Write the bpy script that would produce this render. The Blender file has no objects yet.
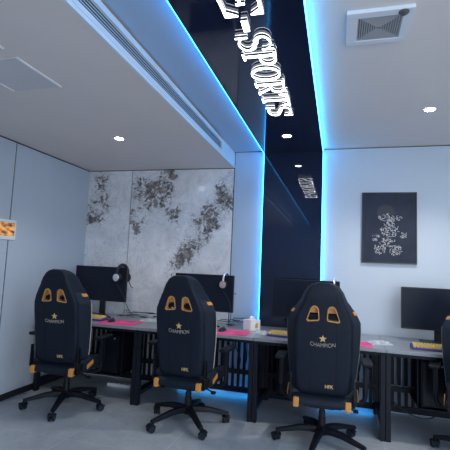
import bpy, bmesh, math, random
from mathutils import Vector, Matrix, Euler
PI = math.pi
random.seed(7)
C = bpy.context.scene.collection
S = bpy.context.scene

# ------------------------------------------------------------------ materials
def mat(name, col, rough=0.5, metal=0.0, ior=1.45, emit=None, estr=0.0, alpha=1.0, trans=0.0, spec=.5):
    m = bpy.data.materials.new(name); m.use_nodes = True
    b = m.node_tree.nodes['Principled BSDF']
    b.inputs['Base Color'].default_value = (*col, 1)
    b.inputs['Roughness'].default_value = rough
    b.inputs['Metallic'].default_value = metal
    b.inputs['IOR'].default_value = ior
    b.inputs['Alpha'].default_value = alpha
    b.inputs['Specular IOR Level'].default_value = spec
    b.inputs['Transmission Weight'].default_value = trans
    if emit:
        b.inputs['Emission Color'].default_value = (*emit, 1)
        b.inputs['Emission Strength'].default_value = estr
    return m
def nodes(m):
    nt = m.node_tree
    return nt, nt.nodes['Principled BSDF'], (lambda t, **k: _nn(nt, t, k))
def _nn(nt, t, k):
    n = nt.nodes.new(t)
    for a, v in k.items(): setattr(n, a, v)
    return n
def vary(m, scale, amount, rough_amt=0.0, bump=0.0, detail=4):
    """gentle noise in colour / roughness / bump so a surface is not dead flat"""
    nt, b, N = nodes(m)
    tc = N('ShaderNodeTexCoord'); no = N('ShaderNodeTexNoise')
    no.inputs['Scale'].default_value = scale; no.inputs['Detail'].default_value = detail
    nt.links.new(tc.outputs['Object'], no.inputs['Vector'])
    base = b.inputs['Base Color'].default_value[:]
    r = N('ShaderNodeValToRGB')
    r.color_ramp.elements[0].position = .3; r.color_ramp.elements[1].position = .7
    r.color_ramp.elements[0].color = (*[c*(1-amount) for c in base[:3]], 1)
    r.color_ramp.elements[1].color = (*[min(1, c*(1+amount)) for c in base[:3]], 1)
    nt.links.new(no.outputs['Fac'], r.inputs['Fac']); nt.links.new(r.outputs['Color'], b.inputs['Base Color'])
    if bump:
        bp = N('ShaderNodeBump'); bp.inputs['Strength'].default_value = bump; bp.inputs['Distance'].default_value = .002
        nt.links.new(no.outputs['Fac'], bp.inputs['Height']); nt.links.new(bp.outputs['Normal'], b.inputs['Normal'])
    return m

M = {}
M['ceiling'] = vary(mat('matte ceiling paint', (.78, .705, .655), .75), 3, .015)
M['white_wall'] = vary(mat('white wall panel', (.52, .58, .65), .42), 2, .015)
M['left_wall'] = vary(mat('grey wall panel', (.50, .56, .63), .38), 2, .02)
M['black_gloss'] = vary(mat('black glass panel', (.010, .017, .045), .008, ior=1.6), 1.3, .2)
M['black_satin'] = vary(mat('black ceiling glass', (.014, .021, .052), .07, ior=1.5), 1.3, .2)
M['joint'] = mat('black joint', (.012, .014, .02), .6)
M['dark_trim'] = mat('black baseboard', (.015, .017, .022), .4)
M['led'] = mat('cyan led', (.1, .5, .9), .4, emit=(.030, .38, .95), estr=12)
M['led_foot'] = mat('dim cyan led', (.1, .5, .9), .4, emit=(.030, .38, .95), estr=4.5)
M['led_wall'] = mat('cyan wall led', (.1, .5, .9), .4, emit=(.030, .38, .95), estr=11)
M['letter'] = mat('white lit acrylic', (.9, .9, .9), .4, emit=(.93, .96, 1), estr=4.5)
M['halo'] = mat('white letter back light', (.9, .9, .9), .4, emit=(.93, .96, 1), estr=1.0)
M['letter_side'] = mat('dark letter return', (.02, .022, .04), .4)
M['lamp'] = mat('downlight lens', (1, 1, 1), .4, emit=(1, .97, .92), estr=26)
M['lamp_rim'] = mat('downlight rim', (.8, .8, .8), .4)
M['desk_top'] = vary(mat('desk laminate', (.26, .275, .30), .30), 30, .08)
M['desk_frame'] = vary(mat('black powder coat', (.009, .011, .018), .5, spec=.25), 60, .2)
M['slat'] = mat('slat black', (.008, .010, .016), .55, spec=.25)
M['chair_fabric'] = vary(mat('black chair leatherette', (.006, .010, .020), .55, spec=.3), 70, .18, bump=.25)
M['chair_side'] = vary(mat('charcoal bolster', (.015, .021, .034), .55, spec=.3), 90, .15, bump=.2)
M['chair_plastic'] = mat('black nylon', (.007, .008, .013), .5, spec=.22)
M['chair_metal'] = mat('black steel', (.02, .021, .025), .3, metal=.6)
M['orange'] = vary(mat('orange leatherette', (.62, .27, .06), .5), 40, .12)
M['orange_rim'] = vary(mat('orange plastic rim', (.60, .29, .09), .4), 30, .1)
M['gold'] = mat('gold embroidery', (.66, .45, .20), .45, metal=.1)
M['cream_thread'] = mat('pale embroidery', (.58, .50, .40), .6)
M['bezel'] = mat('monitor plastic', (.010, .011, .014), .38)
M['screen'] = mat('monitor screen', (.011, .015, .027), .34, spec=.12)
M['pink'] = vary(mat('pink mouse pad cloth', (.80, .09, .27), .75), 9, .3)
M['yellow_keys'] = mat('yellow keycaps', (.85, .60, .20), .5)
M['purple'] = mat('purple keyboard case', (.06, .05, .26), .4)
M['mouse'] = mat('black mouse', (.012, .012, .015), .35)
M['white_plastic'] = mat('white plastic', (.75, .76, .78), .45)
M['paper'] = mat('white carton', (.85, .85, .86), .6)
M['emblem'] = mat('ochre print', (.62, .38, .10), .6)
M['silver'] = mat('silver', (.72, .74, .78), .3, metal=.7)
M['pinkish'] = mat('pale pink grille', (.40, .30, .34), .5)
M['cable'] = mat('black cable', (.010, .011, .014), .5)
M['grey_cable'] = mat('grey cable', (.22, .25, .30), .5)
M['canvas'] = vary(mat('charcoal print', (.026, .033, .055), .6, spec=.25), 6, .2)
M['frame'] = mat('black frame', (.010, .011, .016), .35)
M['scribble'] = mat('silver ink', (.62, .60, .60), .4)
M['smudge'] = mat('dark ink', (.016, .020, .034), .5)
M['vent_white'] = mat('vent aluminium', (.74, .76, .78), .4)
M['vent_dark'] = mat('vent cavity', (.012, .014, .018), .7)
M['vent_cav'] = mat('grey vent cavity', (.11, .11, .115), .7)
M['vent_grey'] = mat('vent grey louvre', (.42, .42, .43), .5)
M['dome'] = mat('brown sensor', (.10, .085, .085), .4)
M['hatch'] = vary(mat('hatch panel', (.66, .64, .64), .7), 4, .03)
M['hatch_trim'] = mat('hatch trim', (.86, .86, .88), .45)
M['plate'] = mat('controller frame', (.80, .82, .80), .4)
M['tower'] = mat('black pc case', (.007, .008, .013), .5, spec=.2)
M['tower_panel'] = mat('dark glass side', (.006, .008, .014), .4, spec=.2)

# clear plastic film
m = mat('clear plastic film', (.80, .84, .90), .22, alpha=.42); M['film'] = m

# controller screen: small orange landscape picture
m = mat('controller screen', (.3, .15, .05), .3); nt, b, N = nodes(m)
tc = N('ShaderNodeTexCoord'); mp = N('ShaderNodeMapping'); no = N('ShaderNodeTexNoise')
mp.inputs['Scale'].default_value = (9, 9, 22); no.inputs['Scale'].default_value = 1.6; no.inputs['Detail'].default_value = 3
cr = N('ShaderNodeValToRGB'); e = cr.color_ramp.elements
e[0].position = .36; e[0].color = (.05, .035, .03, 1); e[1].position = .62; e[1].color = (.80, .42, .14, 1)
x = e.new(.47); x.color = (.55, .20, .05, 1)
nt.links.new(tc.outputs['Object'], mp.inputs['Vector']); nt.links.new(mp.outputs['Vector'], no.inputs['Vector'])
nt.links.new(no.outputs['Fac'], cr.inputs['Fac']); nt.links.new(cr.outputs['Color'], b.inputs['Emission Color'])
nt.links.new(cr.outputs['Color'], b.inputs['Base Color']); b.inputs['Emission Strength'].default_value = .28
M['controller'] = m

# floor: grey stone tiles with thin joints
m = mat('grey stone tile', (.3, .32, .35), .3); nt, b, N = nodes(m)
tc = N('ShaderNodeTexCoord'); mp = N('ShaderNodeMapping'); br = N('ShaderNodeTexBrick')
mp.inputs['Location'].default_value = (.42, .28, 0)
br.offset = 0; br.squash = 1
br.inputs['Scale'].default_value = 1.0; br.inputs['Brick Width'].default_value = .8; br.inputs['Row Height'].default_value = .8
br.inputs['Mortar Size'].default_value = .0022; br.inputs['Mortar Smooth'].default_value = .2; br.inputs['Bias'].default_value = 0
n1 = N('ShaderNodeTexNoise'); n1.inputs['Scale'].default_value = 2.2; n1.inputs['Detail'].default_value = 8; n1.inputs['Distortion'].default_value = 1.4
n2 = N('ShaderNodeTexNoise'); n2.inputs['Scale'].default_value = 24; n2.inputs['Detail'].default_value = 5
nt.links.new(tc.outputs['Object'], mp.inputs['Vector'])
for n_ in (br, n1, n2): nt.links.new(mp.outputs['Vector'], n_.inputs['Vector'])
cr = N('ShaderNodeValToRGB'); e = cr.color_ramp.elements
e[0].position = .32; e[0].color = (.30, .33, .365, 1); e[1].position = .70; e[1].color = (.46, .49, .53, 1)
mx = N('ShaderNodeMath', operation='MULTIPLY_ADD'); mx.inputs[1].default_value = .3
nt.links.new(n2.outputs['Fac'], mx.inputs[0]); 
m2 = N('ShaderNodeMath', operation='MULTIPLY'); m2.inputs[1].default_value = .72
nt.links.new(n1.outputs['Fac'], m2.inputs[0]); nt.links.new(m2.outputs[0], mx.inputs[2])
nt.links.new(mx.outputs[0], cr.inputs['Fac'])
mix = N('ShaderNodeMix', data_type='RGBA'); mix.inputs[7].default_value = (.55, .58, .61, 1)
nt.links.new(br.outputs['Fac'], mix.inputs[0]); nt.links.new(cr.outputs['Color'], mix.inputs[6])
nt.links.new(mix.outputs[2], b.inputs['Base Color'])
M['floor'] = m

# marble: pale stone with brown-grey vein clusters, two book-matched slabs about the seam x=-2.51
m = mat('veined marble', (.6, .6, .62), .12); nt, b, N = nodes(m)
tc = N('ShaderNodeTexCoord'); sx = N('ShaderNodeSeparateXYZ')
nt.links.new(tc.outputs['Object'], sx.inputs[0])
def math_(op, a, b_=None, c=None, clamp=False):
    n = N('ShaderNodeMath', operation=op, use_clamp=clamp)
    for i, v in enumerate((a, b_, c)):
        if v is None: continue
        if isinstance(v, (int, float)): n.inputs[i].default_value = v
        else: nt.links.new(v, n.inputs[i])
    return n.outputs[0]
u = math_('ABSOLUTE', math_('ADD', sx.outputs['X'], 2.51))         # distance from the seam
left = math_('LESS_THAN', sx.outputs['X'], -2.51)
v = math_('ADD', sx.outputs['Z'], math_('MULTIPLY', left, .05))
cv = N('ShaderNodeCombineXYZ'); nt.links.new(u, cv.inputs[0]); nt.links.new(v, cv.inputs[1]); nt.links.new(math_('MULTIPLY', left, .35), cv.inputs[2])
def noise(scale, detail, rough=.55, dist=0):
    n = N('ShaderNodeTexNoise'); n.inputs['Scale'].default_value = scale; n.inputs['Detail'].default_value = detail
    n.inputs['Roughness'].default_value = rough; n.inputs['Distortion'].default_value = dist
    nt.links.new(cv.outputs[0], n.inputs['Vector']); return n.outputs['Fac']
warp = noise(3.2, 3)
warp2 = noise(4.1, 4, .6)
uw = math_('ADD', u, math_('MULTIPLY', math_('SUBTRACT', warp, .5), .55))
vw = math_('ADD', v, math_('MULTIPLY', math_('SUBTRACT', warp2, .5), .55))
def blob(cu, cv_, ru, rv, ang=0):
    du = math_('SUBTRACT', uw, cu); dv = math_('SUBTRACT', vw, cv_)
    ca, sa = math.cos(ang), math.sin(ang)
    a = math_('ADD', math_('MULTIPLY', du, ca/ru), math_('MULTIPLY', dv, sa/ru))
    d = math_('ADD', math_('MULTIPLY', du, -sa/rv), math_('MULTIPLY', dv, ca/rv))
    q = math_('ADD', math_('MULTIPLY', a, a), math_('MULTIPLY', d, d))
    return math_('SUBTRACT', 1.0, q, clamp=True)
blobs = [blob(.28, 2.23, .42, .30, -.35), blob(.10, 1.86, .20, .24, .4), blob(.55, 1.98, .22, .14, -.4),
         blob(1.02, 1.88, .22, .42, -.5), blob(.80, 1.52, .20, .42, -.7), blob(1.22, 2.2, .16, .34, -.3), blob(.48, 2.48, .2, .1, 0),
         math_('MULTIPLY', left, blob(.55, 2.0, .22, .16, -.2)), math_('MULTIPLY', left, blob(.42, 2.46, .24, .16, 0))]
mask = blobs[0]
for q in blobs[1:]: mask = math_('MAXIMUM', mask, q)
near = math_('MULTIPLY', left, math_('SUBTRACT', 1.0, math_('DIVIDE', math_('SUBTRACT', u, .24, ), .16, clamp=True), clamp=True))
mask = math_('MULTIPLY', mask, math_('SUBTRACT', 1.0, math_('MULTIPLY', near, .85)))
soft = math_('POWER', mask, .7)
fine = noise(30, 10, .74, .5)
mid = noise(9, 8, .68, 1.2)
grain = math_('ADD', math_('MULTIPLY', soft, .30), math_('ADD', math_('MULTIPLY', fine, .50), math_('MULTIPLY', mid, .72)))
spot = N('ShaderNodeValToRGB'); e = spot.color_ramp.elements
e[0].position = .83; e[0].color = (0, 0, 0, 1); e[1].position = .90; e[1].color = (1, 1, 1, 1)
nt.links.new(grain, spot.inputs['Fac'])
def ridge(n, w): return math_('SUBTRACT', 1.0, math_('DIVIDE', math_('ABSOLUTE', math_('SUBTRACT', n, .5)), w), clamp=True)
v1 = ridge(noise(3.4, 9, .66, 1.6), .020)
v2 = math_('MULTIPLY', ridge(noise(8.5, 9, .70, 1.8), .035), math_('MULTIPLY', soft, 1.3), clamp=True)
base = N('ShaderNodeValToRGB'); e = base.color_ramp.elements
e[0].position = .35; e[0].color = (.62, .63, .66, 1); e[1].position = .65; e[1].color = (.80, .81, .84, 1)
nt.links.new(noise(2.6, 7, .62, .9), base.inputs['Fac'])
mxa = N('ShaderNodeMix', data_type='RGBA'); mxa.inputs[7].default_value = (.20, .20, .23, 1)
nt.links.new(math_('ADD', math_('MULTIPLY', v1, .30), math_('MULTIPLY', v2, .60), clamp=True), mxa.inputs[0]); nt.links.new(base.outputs['Color'], mxa.inputs[6])
brown = N('ShaderNodeValToRGB'); e = brown.color_ramp.elements
e[0].position = .40; e[0].color = (.045, .040, .040, 1); e[1].position = .62; e[1].color = (.24, .20, .17, 1)
nt.links.new(noise(13, 5), brown.inputs['Fac'])
mxb = N('ShaderNodeMix', data_type='RGBA')
nt.links.new(math_('MULTIPLY', spot.outputs['Color'], .9), mxb.inputs[0]); nt.links.new(mxa.outputs[2], mxb.inputs[6]); nt.links.new(brown.outputs['Color'], mxb.inputs[7])
nt.links.new(mxb.outputs[2], b.inputs['Base Color'])
M['marble'] = m

# chair back: two darker stitched seams run down the leatherette
m = mat('chair back leatherette', (.021, .023, .030), .55, spec=.3); nt, b, N = nodes(m)
tc = N('ShaderNodeTexCoord'); sx = N('ShaderNodeSeparateXYZ'); nt.links.new(tc.outputs['Object'], sx.inputs[0])
ax = math_('ABSOLUTE', sx.outputs['X'])
d = math_('ABSOLUTE', math_('SUBTRACT', ax, .095))
line = math_('SUBTRACT', 1.0, math_('DIVIDE', d, .010), clamp=True)
no = N('ShaderNodeTexNoise'); no.inputs['Scale'].default_value = 90; nt.links.new(tc.outputs['Object'], no.inputs['Vector'])
c0 = N('ShaderNodeValToRGB'); e = c0.color_ramp.elements
e[0].position = .3; e[0].color = (.0045, .0085, .018, 1); e[1].position = .7; e[1].color = (.007, .0115, .023, 1)
nt.links.new(no.outputs['Fac'], c0.inputs['Fac'])
mix = N('ShaderNodeMix', data_type='RGBA'); mix.inputs[7].default_value = (.006, .007, .010, 1)
nt.links.new(math_('MULTIPLY', line, .8), mix.inputs[0]); nt.links.new(c0.outputs['Color'], mix.inputs[6])
nt.links.new(mix.outputs[2], b.inputs['Base Color'])
bp = N('ShaderNodeBump'); bp.inputs['Strength'].default_value = .25; bp.inputs['Distance'].default_value = .004
nt.links.new(math_('SUBTRACT', math_('MULTIPLY', no.outputs['Fac'], .3), line), bp.inputs['Height']); nt.links.new(bp.outputs['Normal'], b.inputs['Normal'])
M['chair_back'] = m

# ------------------------------------------------------------------ mesh helpers
def NB(): return bmesh.new()
def add_box(bm, x0, x1, y0, y1, z0, z1, bev=0.0, mtx=None, seg=2):
    r = bmesh.ops.create_cube(bm, size=1)
    vs = r['verts']
    for v_ in vs:
        v_.co = Vector(((x0+x1)/2+v_.co.x*(x1-x0), (y0+y1)/2+v_.co.y*(y1-y0), (z0+z1)/2+v_.co.z*(z1-z0)))
    if mtx is not None: bmesh.ops.transform(bm, matrix=mtx, verts=vs)
    if bev > 0:
        es = list({e_ for v_ in vs for e_ in v_.link_edges})
        bmesh.ops.bevel(bm, geom=es, offset=bev, segments=seg, affect='EDGES', profile=.5)
    return bm
def loft(bm, rings, cap=True, closed=True):
    rv = [[bm.verts.new(p) for p in r] for r in rings]
    n = len(rings[0])
    for a, b_ in zip(rv[:-1], rv[1:]):
        for i in range(n if closed else n-1):
            j = (i+1) % n
            bm.faces.new((a[i], a[j], b_[j], b_[i]))
    if cap:
        bm.faces.new(list(reversed(rv[0]))); bm.faces.new(rv[-1])
    return bm
def add_tube(bm, pts, r, n=8, closed=False):
    pts = [Vector(p) for p in pts]; N_ = len(pts); rings = []
    up = Vector((0, 0, 1))
    prev = None
    for i, p in enumerate(pts):
        if closed: t = (pts[(i+1) % N_]-pts[i-1]).normalized()
        else: t = (pts[min(i+1, N_-1)]-pts[max(i-1, 0)]).normalized()
        if prev is None:
            a = t.cross(up)
            if a.length < 1e-3: a = t.cross(Vector((1, 0, 0)))
        else:
            a = prev - t*prev.dot(t)
            if a.length < 1e-4: a = t.cross(up)
        a.normalize(); prev = a; b_ = t.cross(a)
        rr = r[i] if isinstance(r, (list, tuple)) else r
        rings.append([p+a*math.cos(2*PI*k/n)*rr+b_*math.sin(2*PI*k/n)*rr for k in range(n)])
    if closed: rings.append(rings[0][:]); loft(bm, rings, cap=False); bmesh.ops.remove_doubles(bm, verts=bm.verts[:], dist=1e-6)
    else: loft(bm, rings)
    return bm
def add_lathe(bm, prof, loc=(0, 0, 0), n=24, mtx=None):
    rings = [[Vector((r*math.cos(2*PI*k/n), r*math.sin(2*PI*k/n), z)) for k in range(n)] for r, z in prof]
    if mtx is None: mtx = Matrix.Translation(loc)
    rings = [[mtx @ p for p in r] for r in rings]
    return loft(bm, rings)
def add_prism(bm, poly, y0, y1, axis='y'):
    """polygon (a,b) extruded along an axis: y -> (a,y,b); x -> (y,a,b); z -> (a,b,y)"""
    f = {'y': lambda a, b_, t: (a, t, b_), 'x': lambda a, b_, t: (t, a, b_), 'z': lambda a, b_, t: (a, b_, t)}[axis]
    return loft(bm, [[Vector(f(a, b_, t)) for a, b_ in poly] for t in (y0, y1)])
def smooth_path(pts, k=6):
    pts = [Vector(p) for p in pts]; out = []
    for i in range(len(pts)-1):
        p0 = pts[max(i-1, 0)]; p1 = pts[i]; p2 = pts[i+1]; p3 = pts[min(i+2, len(pts)-1)]
        for j in range(k):
            t = j/k
            out.append(.5*((2*p1)+(p2-p0)*t+(2*p0-5*p1+4*p2-p3)*t*t+(3*p1-p0-3*p2+p3)*t**3))
    out.append(pts[-1]); return out
def obj(name, bm, material, parent=None, loc=(0, 0, 0), rot=(0, 0, 0), smooth=38, label=None):
    bmesh.ops.recalc_face_normals(bm, faces=bm.faces[:])
    me = bpy.data.meshes.new(name); bm.to_mesh(me); bm.free()
    me.materials.append(M[material] if isinstance(material, str) else material)
    if smooth:
        for p in me.polygons: p.use_smooth = True
        me.set_sharp_from_angle(angle=math.radians(smooth))
    o = bpy.data.objects.new(name, me); C.objects.link(o)
    o.location = loc; o.rotation_euler = rot
    if smooth:
        wn = o.modifiers.new('even shading', 'WEIGHTED_NORMAL'); wn.keep_sharp = True; wn.weight = 60
    if parent: o.parent = parent
    if label: o['label'] = label
    return o
def tag(o, label, cat, group=None, kind=None):
    o['label'] = label; o['category'] = cat
    if group: o['group'] = group
    if kind: o['kind'] = kind
    return o
def thing(name, label, cat, loc=(0, 0, 0), rz=0, group=None):
    o = bpy.data.objects.new(name, None); C.objects.link(o); o.empty_display_size = .1
    o.location = loc; o.rotation_euler = (0, 0, rz)
    return tag(o, label, cat, group)
def struct(name, bm, m_, smooth=38):
    o = obj(name, bm, m_, smooth=smooth); o['kind'] = 'structure'; return o
def copy_thing(root, loc, rz, label):
    r = root.copy(); C.objects.link(r); r.location = loc; r.rotation_euler = (0, 0, rz); r['label'] = label
    for ch in list(root.children):
        c = ch.copy(); C.objects.link(c); c.parent = r
        for g in list(ch.children):
            d_ = g.copy(); C.objects.link(d_); d_.parent = c
    return r

# ------------------------------------------------------------------ room
XL, XR, YB, YF = -3.12, 3.3, 4.60, -2.6
ZL, ZH = 2.535, 2.725              # lower soffit on the left, higher ceiling on the right
XV = -1.19                         # face of the soffit drop
B0, B1 = -.835, -.182              # black glass band
def box1(*a, **k): return add_box(NB(), *a, **k)
struct('floor', box1(XL-.1, XR+.1, YF-.1, YB+.2, -.1, 0), 'floor')
bm = NB(); add_box(bm, XV-.02, XR+.1, YF-.1, YB+.2, ZH, ZH+.1); struct('ceiling', bm, 'ceiling')
bm = NB(); add_box(bm, XL-.1, XV-.02, YF-.1, YB+.2, ZL, ZH+.1); struct('ceiling_soffit', bm, 'ceiling')
bm = NB(); add_box(bm, XL-.1, XL, YF-.1, 3.323, 0, ZL-.014); add_box(bm, XL-.1, XL, 3.337, YB+.2, 0, ZL-.014); struct('wall_left', bm, 'left_wall')
bm = NB(); add_box(bm, XL-.12, XL-.006, YF, YB, 0, ZL); struct('trim_1', bm, 'joint')                     # dark joint behind the panels
struct('wall_back', box1(XV+.006, XR+.1, YB, YB+.1, 0, ZH-.010), 'white_wall')
struct('trim_2', box1(XL, XR, YB+.012, YB+.12, 0, ZH), 'joint')                                            # dark joint behind the back wall
bm = NB(); add_box(bm, XL, -2.515, YB, YB+.05, 0, ZL-.010); add_box(bm, -2.505, XV-.006, YB, YB+.05, 0, ZL-.010)
struct('wall_back_marble', bm, 'marble')
struct('wall_right', box1(XR, XR+.1, YF-.1, YB+.2, 0, ZH), 'white_wall')
struct('wall_front', box1(XL-.1, XR+.1, YF-.1, YF, 0, ZH), 'left_wall')
struct('baseboard_left', box1(XL, XL+.014, YF, YB, 0, .062, bev=.003), 'dark_trim')
# blue-grey cladding of the arch beside the black band: column face and ceiling strip
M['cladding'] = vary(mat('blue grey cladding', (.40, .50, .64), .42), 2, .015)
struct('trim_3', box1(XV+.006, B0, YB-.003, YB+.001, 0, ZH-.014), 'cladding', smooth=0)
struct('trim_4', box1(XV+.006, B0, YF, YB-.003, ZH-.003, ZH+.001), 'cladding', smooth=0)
# black glass band: up the back wall and along the ceiling, standing proud with LED strips behind its edges
PT = .045
struct('wall_back_glass_panel', box1(B0, B1, YB-PT, YB-.002, 0, ZH-PT), 'black_gloss', smooth=0)
struct('ceiling_glass_panel', box1(B0, B1, YF, YB-.002, ZH-PT, ZH-.002), 'black_satin', smooth=0)
def led(name, a, label, m_='led'):
    return tag(obj(name, box1(*a), m_), label, 'led strip', 'cyan strips edging the black glass band')
led('led_strip', (B0-.005, B0-.001, YF, YB-.045, ZH-.042, ZH-.030), 'cyan light strip along the left edge of the black ceiling band')
led('led_strip', (B1+.001, B1+.006, YF, YB-.045, ZH-.038, ZH-.022), 'cyan light strip along the right edge of the black ceiling band')
led('led_strip', (B0-.005, B0-.001, YB-.036, YB-.022, .01, ZH-.046), 'vertical cyan light strip between the white column and the black wall panel', 'led_wall')
led('led_strip', (B1+.001, B1+.006, YB-.038, YB-.022, .01, ZH-.046), 'vertical cyan light strip between the black panel and the picture wall', 'led_wall')

led('led_strip', (-1.75, -.86, YB-.012, YB-.005, .036, .050), 'low cyan light strip along the wall foot behind the marble wall desk', 'led_foot')
led('led_strip', (-.165, .36, YB-.012, YB-.005, .036, .050), 'low cyan light strip along the wall foot right of the black panel', 'led_foot')
# ------------------------------------------------------------------ linear vent in the soffit face
t = thing('linear_air_vent', 'long slotted air vent running along the edge of the lower ceiling', 'air vent', (XV, 0, ZL))
Y0v, Y1v = -1.5, 4.06
bm = NB(); add_box(bm, -.018, 0, Y1v, YB-.002, .023, ZH-ZL-.012); obj('end_panel', bm, 'vent_white', t)
bm = NB(); add_box(bm, -.0195, -.0185, YF, Y1v, 0, ZH-ZL); obj('cavity', bm, 'vent_dark', t)
bm = NB()
add_box(bm, -.0195, .004, YF, YB-.003, -.0035, .022, bev=.0015); add_box(bm, -.016, .002, YF, Y1v, .026, .056, bev=.002)
add_box(bm, -.016, .002, YF, Y1v, .132, .172, bev=.002); add_box(bm, -.016, .003, Y1v-.03, Y1v, .026, .172, bev=.002)
obj('vent_frame', bm, 'vent_white', t)
for k in range(4):
    z = .066+k*.0175
    bm = NB(); add_prism(bm, [(-.004, z+.001), (.001, z), (.001, z+.0042), (-.004, z+.0045)], YF, Y1v-.03, 'y')
    obj('louvre', bm, 'vent_white', t)

# ------------------------------------------------------------------ ceiling fittings
def downlight(x, y, z, label, power, ang=125, blend=.6):
    t = thing('downlight', label, 'ceiling light', (x, y, z), 0, 'recessed round downlights')
    bm = NB(); add_lathe(bm, [(.052, 0), (.054, -.0015), (.046, -.003), (.040, -.002), (.040, 0)]); obj('trim_ring', bm, 'lamp_rim', t)
    bm = NB(); add_lathe(bm, [(.040, -.0005), (.038, -.0025), (.012, -.0032)]); obj('lens', bm, 'lamp', t)
    L = bpy.data.lights.new('downlight beam', 'SPOT'); L.energy = power; L.spot_size = math.radians(ang); L.spot_blend = blend
    L.color = (1, .96, .90); L.shadow_soft_size = .045
    o = bpy.data.objects.new('downlight_beam', L); C.objects.link(o); o.location = (0, 0, -.02); o.parent = t
downlight(-2.005, 3.37, ZL, 'round downlight in the lower ceiling before the marble wall', 16)
downlight(.699, 3.562, ZH, 'round downlight in the higher ceiling in front of the framed picture', 36)
downlight(-.507, 3.95, ZH-PT, 'small round downlight in the black ceiling band past the letters', 8)

t = thing('ceiling_vent', 'square white ceiling exhaust grille with concentric louvres', 'air vent', (.187, 2.25, ZH))
bm = NB()
for a in ((-.165, .165, -.155, -.105), (-.165, .165, .115, .155), (-.165, -.108, -.105, .115), (.115, .165, -.105, .115)):
    add_box(bm, a[0], a[1], a[2], a[3], -.022, 0, bev=.003)
obj('vent_frame', bm, 'vent_white', t)
obj('cavity', box1(-.11, .12, -.11, .12, -.006, 0), 'vent_cav', t)
bm = NB()
for k in range(9):
    s = 1-k/9.5; cx, cy, hx, hy = .0035, .005, .111*s, .110*s; w = .0065
    for a in ((cx-hx, cx+hx, cy-hy, cy-hy+w), (cx-hx, cx+hx, cy+hy-w, cy+hy), (cx-hx, cx-hx+w, cy-hy+w, cy+hy-w), (cx+hx-w, cx+hx, cy-hy+w, cy+hy-w)):
        if a[1]-a[0] > .001 and a[3]-a[2] > .001: add_box(bm, a[0], a[1], a[2], a[3], -.018, -.005)
obj('louvres', bm, 'vent_grey', t)
bm = NB(); add_lathe(bm, [(.026, -.022), (.026, -.026), (.018, -.034), (.006, -.037)], loc=(.113, -.128, 0)); obj('sensor', bm, 'dome', t, label='dark brown round sensor')

def hatch(y0, y1, label):
    x0, x1 = -2.185, -1.805
    t = thing('ceiling_hatch', label, 'ceiling hatch', ((x0+x1)/2, (y0+y1)/2, ZL), 0, 'square hatches in the lower ceiling')
    hx, hy = (x1-x0)/2, (y1-y0)/2
    obj('hatch_panel', box1(-hx, hx-.006, -hy, hy-.004, -.005, 0, bev=.001), 'hatch', t)
    obj('joint', box1(-hx-.004, hx+.002, hy-.004, hy, -.003, 0), 'vent_grey', t)
    for s, w in ((1, .007), (-1, .004)):
        obj('edge_trim', box1(s*(hx-.002)-w, s*(hx-.002)+w, -hy, hy, -.009, 0, bev=.0015), 'hatch_trim', t)
hatch(1.865, 2.26, 'grey square ceiling hatch nearer the marble wall')
hatch(1.36, 1.765, 'ceiling hatch just cut off by the upper left frame edge')

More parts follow.
